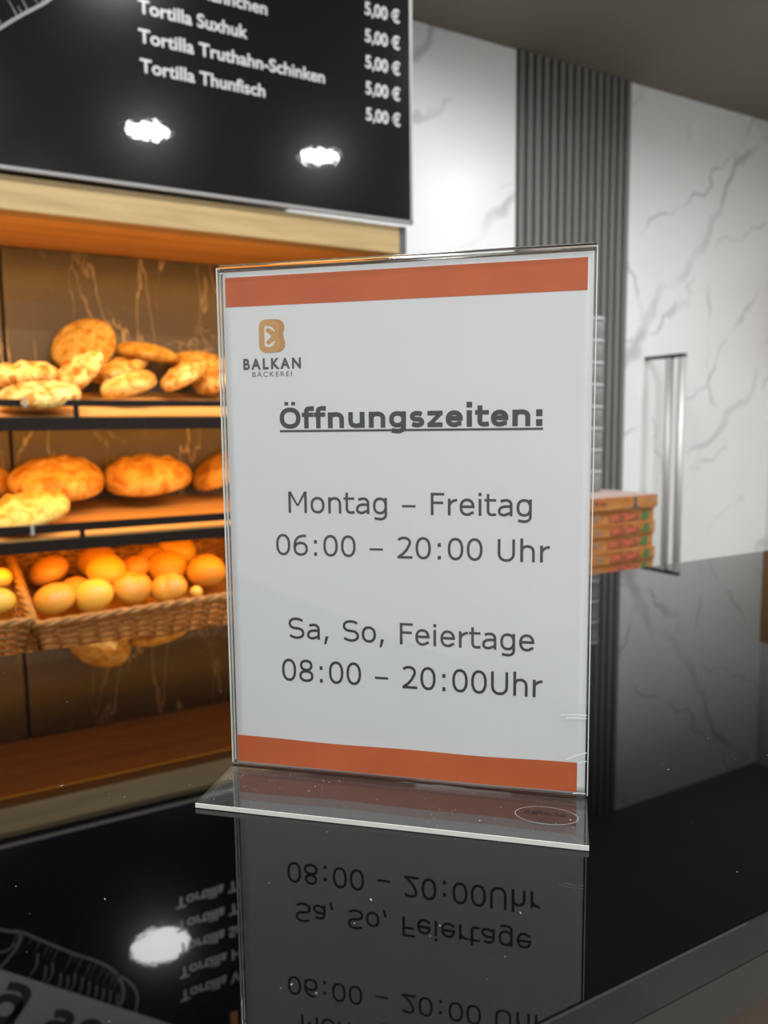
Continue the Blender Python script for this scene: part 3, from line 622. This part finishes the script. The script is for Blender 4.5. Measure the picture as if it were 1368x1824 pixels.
def tub():
    r = empty('plastic_tub')
    MB().lathe([(0.037, 0), (0.039, 0.002), (0.0425, 0.060), (0.0425, 0.062)], 28).build('tub_body', M['tub'], r, True)
    MB().lathe([(0.0435, 0.0625), (0.0455, 0.064), (0.0455, 0.0735), (0.043, 0.0755), (0.036, 0.0755)], 28).build('lid', M['tub_lid'], r, True)
    return r
pos = ['at the bottom of the tall tub column', 'second from the bottom of the column', 'third from the bottom of the column', 'fourth from the bottom of the column', 'fourth from the top of the column', 'third from the top of the column', 'just under the topmost tub', 'topmost of the tall column']
tp = tub(); ztop = -0.2968 + 6 * (bh + .0006) + 0.0003
for i in range(8):
    o = tp if i == 0 else copy_tree(tp); o.location = (1.868 + random.uniform(-.002, .002), 1.62, ztop + i * 0.0762)
    tag(o, 'grey white lidded plastic tub ' + pos[i], 'tub', 'stacked plastic tubs behind the sign')

# ================================================================== PULL HANDLE ON MARBLE
h = tag(empty('pull_handle', (3.0, 2.40, 0)), 'tall double tube chrome handle mounted on the white marble panel', 'handle')
for nm, z in (('upper_bracket', 0.528), ('lower_bracket', -0.62)):
    MB().box(-0.012, 0.012, -0.243, -0.001, z, z + 0.018).build(nm, M['dark_chrome'], h, bevel=0.002)
for y in (-0.225, -0.150):
    MB().lathe([(0.019, -0.61), (0.019, 0.528)], 24, off=(0, y, 0)).build('tube', M['chrome'], h, True)

# ================================================================== COUNTER
ctr = tag(empty('counter', (0, 0, 0)), 'black polished shop counter top mirroring the notice and the wall', 'counter')
MB().box(-1.6, 2.9, -0.2625, 0.3500, -0.020, 0.0).build('counter_top', M['counter'], ctr, bevel=0.0012)
MB().box(-1.6, 2.9, -0.262, 0.349, -0.042, -0.0202).build('edge_board', M['counter_edge'], ctr)
MB().box(-1.6, 2.9, -0.225, 0.330, FL, -0.0422).build('counter_front', M['shaded_wood'], ctr)
rd = random.Random(11); mb = MB()
for i in range(520):
    x = rd.uniform(-0.25, 1.3); y = rd.uniform(-0.25, 0.33); s_ = rd.choice((0.0001, 0.00014, 0.0002, 0.00028)); a = rd.uniform(0, PI); L_ = s_ * rd.choice((1, 1, 1, 2, 5))
    ca, sa = math.cos(a), math.sin(a)
    mb.add([(x + ca * L_, y + sa * L_, 0.0002), (x - sa * s_, y + ca * s_, 0.0002), (x - ca * L_, y - sa * L_, 0.0002), (x + sa * s_, y - ca * s_, 0.0002)], [(0, 1, 2, 3)])
o = mb.build('dust_specks', M['dust'], ctr); o['kind'] = 'stuff'

# ================================================================== SIGN HOLDER AND NOTICE
SA = -0.7437325
E_ = Vector((math.cos(SA), math.sin(SA), 0)); N_ = Vector((math.sin(SA), -math.cos(SA), 0))
SW, SH = 0.2163, 0.3096
def sl(u, n, z): return (u, -n, z)             # local frame of the holder: x along the sheet, -y towards the reader
hold = tag(empty('acrylic_sign_holder', (0, 0, 0.0004), (0, 0, SA)), 'clear acrylic upright sign holder with flat foot on the black counter', 'sign holder')
MB().box(0, SW, -0.0030, -0.0010, 0.0033, SH - 0.003).build('front_sheet', M['acrylic'], hold)
MB().box(0, SW, 0.0010, 0.0030, 0.004, SH - 0.003).build('back_sheet', M['acrylic'], hold)
MB().box(0, SW, -0.0545, 0.0030, 0.0, 0.0026).build('foot', M['acrylic_base'], hold)
fn = lambda u, v, w: (w, u, v)
arc = [(0.0030 * math.cos(a), SH - 0.0036 + 0.0036 * math.sin(a)) for a in [PI * i / 12 for i in range(13)]]
inn = [(0.0012 * math.cos(a), SH - 0.0046 + 0.0018 * math.sin(a)) for a in [PI * i / 8 for i in range(9)]][::-1]
MB().prism(arc + inn, 0.0002, SW - 0.0002, fn).build('top_fold', M['acrylic_solid'], hold, False)
MB().prism([(0.003, 0.0027), (0.003, 0.0032), (-0.003, 0.0032), (-0.0036, 0.0030), (-0.0048, 0.0028), (-0.0052, 0.0027)], 0.0002, SW - .0002, fn).build('bottom_fold', M['acrylic_solid'], hold, False)
for x in (-0.0005, SW):
    MB().box(x, x + 0.0005, -0.0030, -0.0012, 0.004, SH - 0.002).build('edge_strip', M['acrylic_edge'], hold)
    MB().box(x, x + 0.0005, 0.0012, 0.0030, 0.004, SH - 0.002).build('edge_strip', M['acrylic_edge'], hold)
MB().box(0, SW, -0.0549, -0.0545, 0.0, 0.0026).build('foot_edge', M['acrylic_edge'], hold)
scr = []
for a, c in (((0.2009, 0.0505), (0.2155, 0.0514)), ((0.2040, 0.0490), (0.2155, 0.0496)), ((0.2044, 0.0245), (0.2158, 0.0296)), ((0.2110, 0.0230), (0.2158, 0.0245)), ((0.2085, 0.0048), (0.2155, 0.0052))):
    scr.append(stroke([a, Vector(a).lerp(Vector(c), .5) + Vector((0, .0004)), c], 0.0005, lambda u, v: (u, -0.0033, v)))
join(*scr).build('scratches', M['scratch'], hold)
# moulded oval maker's mark on the foot
mk = MB(); nO = 48; cu, cn, ra, rb = 0.1945, 0.0285, 0.0168, 0.0095
ov = [(cu + ra * math.cos(2 * PI * i / nO), cn + rb * math.sin(2 * PI * i / nO)) for i in range(nO + 1)]
zt = 0.0030
lbl = stroke(ov, 0.00036, lambda u, v: (u, -v, zt)).build('oval_mark', M['tub_lid'], hold)
text_mb('deflecto', 0.1822, 0.2055, -0.0275, 0.0040, lambda u, v: (u, v, zt), 0.03).build('mark_lettering', M['print_black'], lbl)
text_mb('www.deflecto.com', 0.185, 0.204, -0.0345, 0.0013, lambda u, v: (u, v, zt), 0.0).build('mark_lettering', M['print_black'], lbl)
mb = MB()
for i in range(120):
    x, y = rd.uniform(0.003, SW - .003), -rd.uniform(0.004, 0.053)
    if i % 3 == 0: x = abs(rd.gauss(0, 0.02)) + .003
    s_ = rd.choice((0.00009, 0.00014, 0.0002)); L_ = s_ * rd.choice((1, 1, 3)); a = rd.uniform(0, PI); ca, sa = math.cos(a), math.sin(a)
    mb.add([(x + ca * L_, y + sa * L_, zt), (x - sa * s_, y + ca * s_, zt), (x - ca * L_, y - sa * L_, zt), (x + sa * s_, y - ca * s_, zt)], [(0, 1, 2, 3)])
o = mb.build('dust_specks', M['scratch'], hold); o['kind'] = 'stuff'

def wave(u, v):
    return 0.00022 * math.sin(u * 46 + 1.0) * (1 - v / 0.34) + 0.00014 * math.sin(u * 21 + v * 30) + 0.00008 * math.sin(v * 60 + u * 17)
def pf(off):
    return lambda u, v: (u, -wave(u, v) - off, v)
notice = MB(); pu0, pu1, pv0, pv1, nu, nv = 0.0022, 0.2152, 0.0028, 0.3054, 42, 60
vs = [pf(0.0)(pu0 + (pu1 - pu0) * i / nu, pv0 + (pv1 - pv0) * j / nv) for j in range(nv + 1) for i in range(nu + 1)]
notice.add(vs, [(j * (nu + 1) + i, j * (nu + 1) + i + 1, (j + 1) * (nu + 1) + i + 1, (j + 1) * (nu + 1) + i) for j in range(nv) for i in range(nu)])
notice = notice.build('opening_hours_notice', M['paper'], None, True)
notice.location = (0, 0, 0.0004); notice.rotation_euler = (0, 0, SA)
so = notice.modifiers.new('thickness', 'SOLIDIFY'); so.thickness = 0.0001; so.offset = -1 if False else 0
tag(notice, 'white printed opening hours notice with terracotta bands standing in the clear holder', 'notice')
OFF = 0.00016
def strip(u0, u1, lo, hi, mt, name, n=40, off=OFF):
    vs = []
    for i in range(n + 1):
        u = u0 + (u1 - u0) * i / n; vs += [pf(off)(u, lo(u)), pf(off)(u, hi(u))]
    return MB().add(vs, [(2 * i, 2 * i + 2, 2 * i + 3, 2 * i + 1) for i in range(n)]).build(name, mt, notice, True)
strip(0.0038, 0.2119, lambda u: 0.2851, lambda u: 0.3022, M['band'], 'printed_band')
strip(0.0024, 0.2107, lambda u: 0.0042 - 0.0005 * math.sin(PI * (u / 0.21)), lambda u: 0.0215 - 0.0007 * math.sin(PI * min(1, u / 0.21) ** 0.8) + 0.00025 * math.sin(u * 70), M['band'], 'printed_band')
for body, u0, u1, base, cap, bold in (('Öffnungszeiten:', 0.0360, 0.1890, 0.2132, 0.0123, 1), ('Montag – Freitag', 0.0401, 0.1838, 0.1629, 0.0129, 0.0),
        ('06:00 – 20:00 Uhr', 0.0316, 0.1940, 0.1371, 0.0128, 0.0), ('Sa, So, Feiertage', 0.0383, 0.1860, 0.0856, 0.0130, 0.0), ('08:00 – 20:00Uhr', 0.0334, 0.1908, 0.0588, 0.0138, 0.0)):
    pen_text(body, u0, u1, base, cap, pf(OFF), 0.235 if bold else 0.128, bool(bold)).build('lettering', M['ink'], notice)
strip(0.0360, 0.1894, lambda u: 0.2111, lambda u: 0.21235, M['ink'], 'underline', 30)
text_mb('BALKAN', 0.0139, 0.0500, 0.2485, 0.0059, pf(OFF), 0.036, 1.35).build('lettering', M['ink_soft'], notice)
text_mb('BÄCKEREI', 0.0195, 0.0443, 0.2440, 0.0028, pf(OFF), 0.0, 1.3).build('lettering', M['ink_soft'], notice)
# tan letter emblem
def em(x, y): return 0.02440 + (x - 405) / 445 * 0.0159, 0.2770 - (y - 100) / 570 * 0.0190
def blob(xs):       # outline of the B: straight rounded left side, two bowls and a waist at right
    pts = []
    def arc_(cx_, cy_, rx, ry, a0, a1, n=12):
        for i in range(n + 1):
            a = math.radians(a0 + (a1 - a0) * i / n); pts.append((cx_ + rx * math.cos(a), cy_ - ry * math.sin(a)))
    L, Rr = xs, xs + 365
    arc_(L + 130, 230, 130, 130, 180, 90); arc_(Rr - 125, 245, 125, 145, 90, -38); arc_(Rr - 118, 525, 125, 145, 32, -90); arc_(L + 130, 540, 130, 130, 270, 180)
    return pts
def flat(pts, off, mt, name='emblem_print', parent=None):
    mb = MB(); mb.add([pf(off)(*em(x, y)) for x, y in pts], [tuple(range(len(pts)))]); return mb.build(name, mt, parent or notice)
def grow(pts, k, cxy): return [(cxy[0] + (x - cxy[0]) * k, cxy[1] + (y - cxy[1]) * k) for x, y in pts]
e0 = flat(blob(485), OFF, M['tan_dark'], 'emblem')
flat(grow(blob(407), 1.02, (590, 385)), OFF + 0.00001, M['tan_line'], 'outline', notice)
flat(blob(405), OFF + 0.00002, M['tan'], 'emblem', notice)
flat([(500, 225), (520, 212), (590, 212), (640, 240), (676, 290), (676, 312), (600, 385), (676, 470), (676, 500), (640, 550), (600, 572), (530, 572), (502, 552)], OFF + 0.00003, M['paper'], 'emblem_opening', notice)
def cap_(p, q, w, n=10):
    p, q = Vector(p), Vector(q); d = (q - p).normalized(); a0 = math.atan2(d.y, d.x); pts = []
    for i in range(n + 1): a = a0 + PI / 2 + PI * i / n; pts.append((p.x + w * math.cos(a), p.y + w * math.sin(a)))
    for i in range(n + 1): a = a0 - PI / 2 + PI * i / n; pts.append((q.x + w * math.cos(a), q.y + w * math.sin(a)))
    return pts
flat(cap_((568, 285), (705, 390), 42), OFF + 0.00004, M['tan'], 'emblem_arm', notice)
flat(cap_((573, 492), (705, 390), 42), OFF + 0.000045, M['tan'], 'emblem_arm', notice)
mb = MB()
for x, y, r in ((555, 283, 12), (472, 232, 7), (675, 410, 7), (567, 495, 9)):
    mb.add([pf(OFF + 0.00006)(*em(x + r * math.cos(a * PI / 4), y + r * math.sin(a * PI / 4))) for a in range(8)], [tuple(range(8))])
mb.build('emblem_dots', M['ink_soft'], notice)
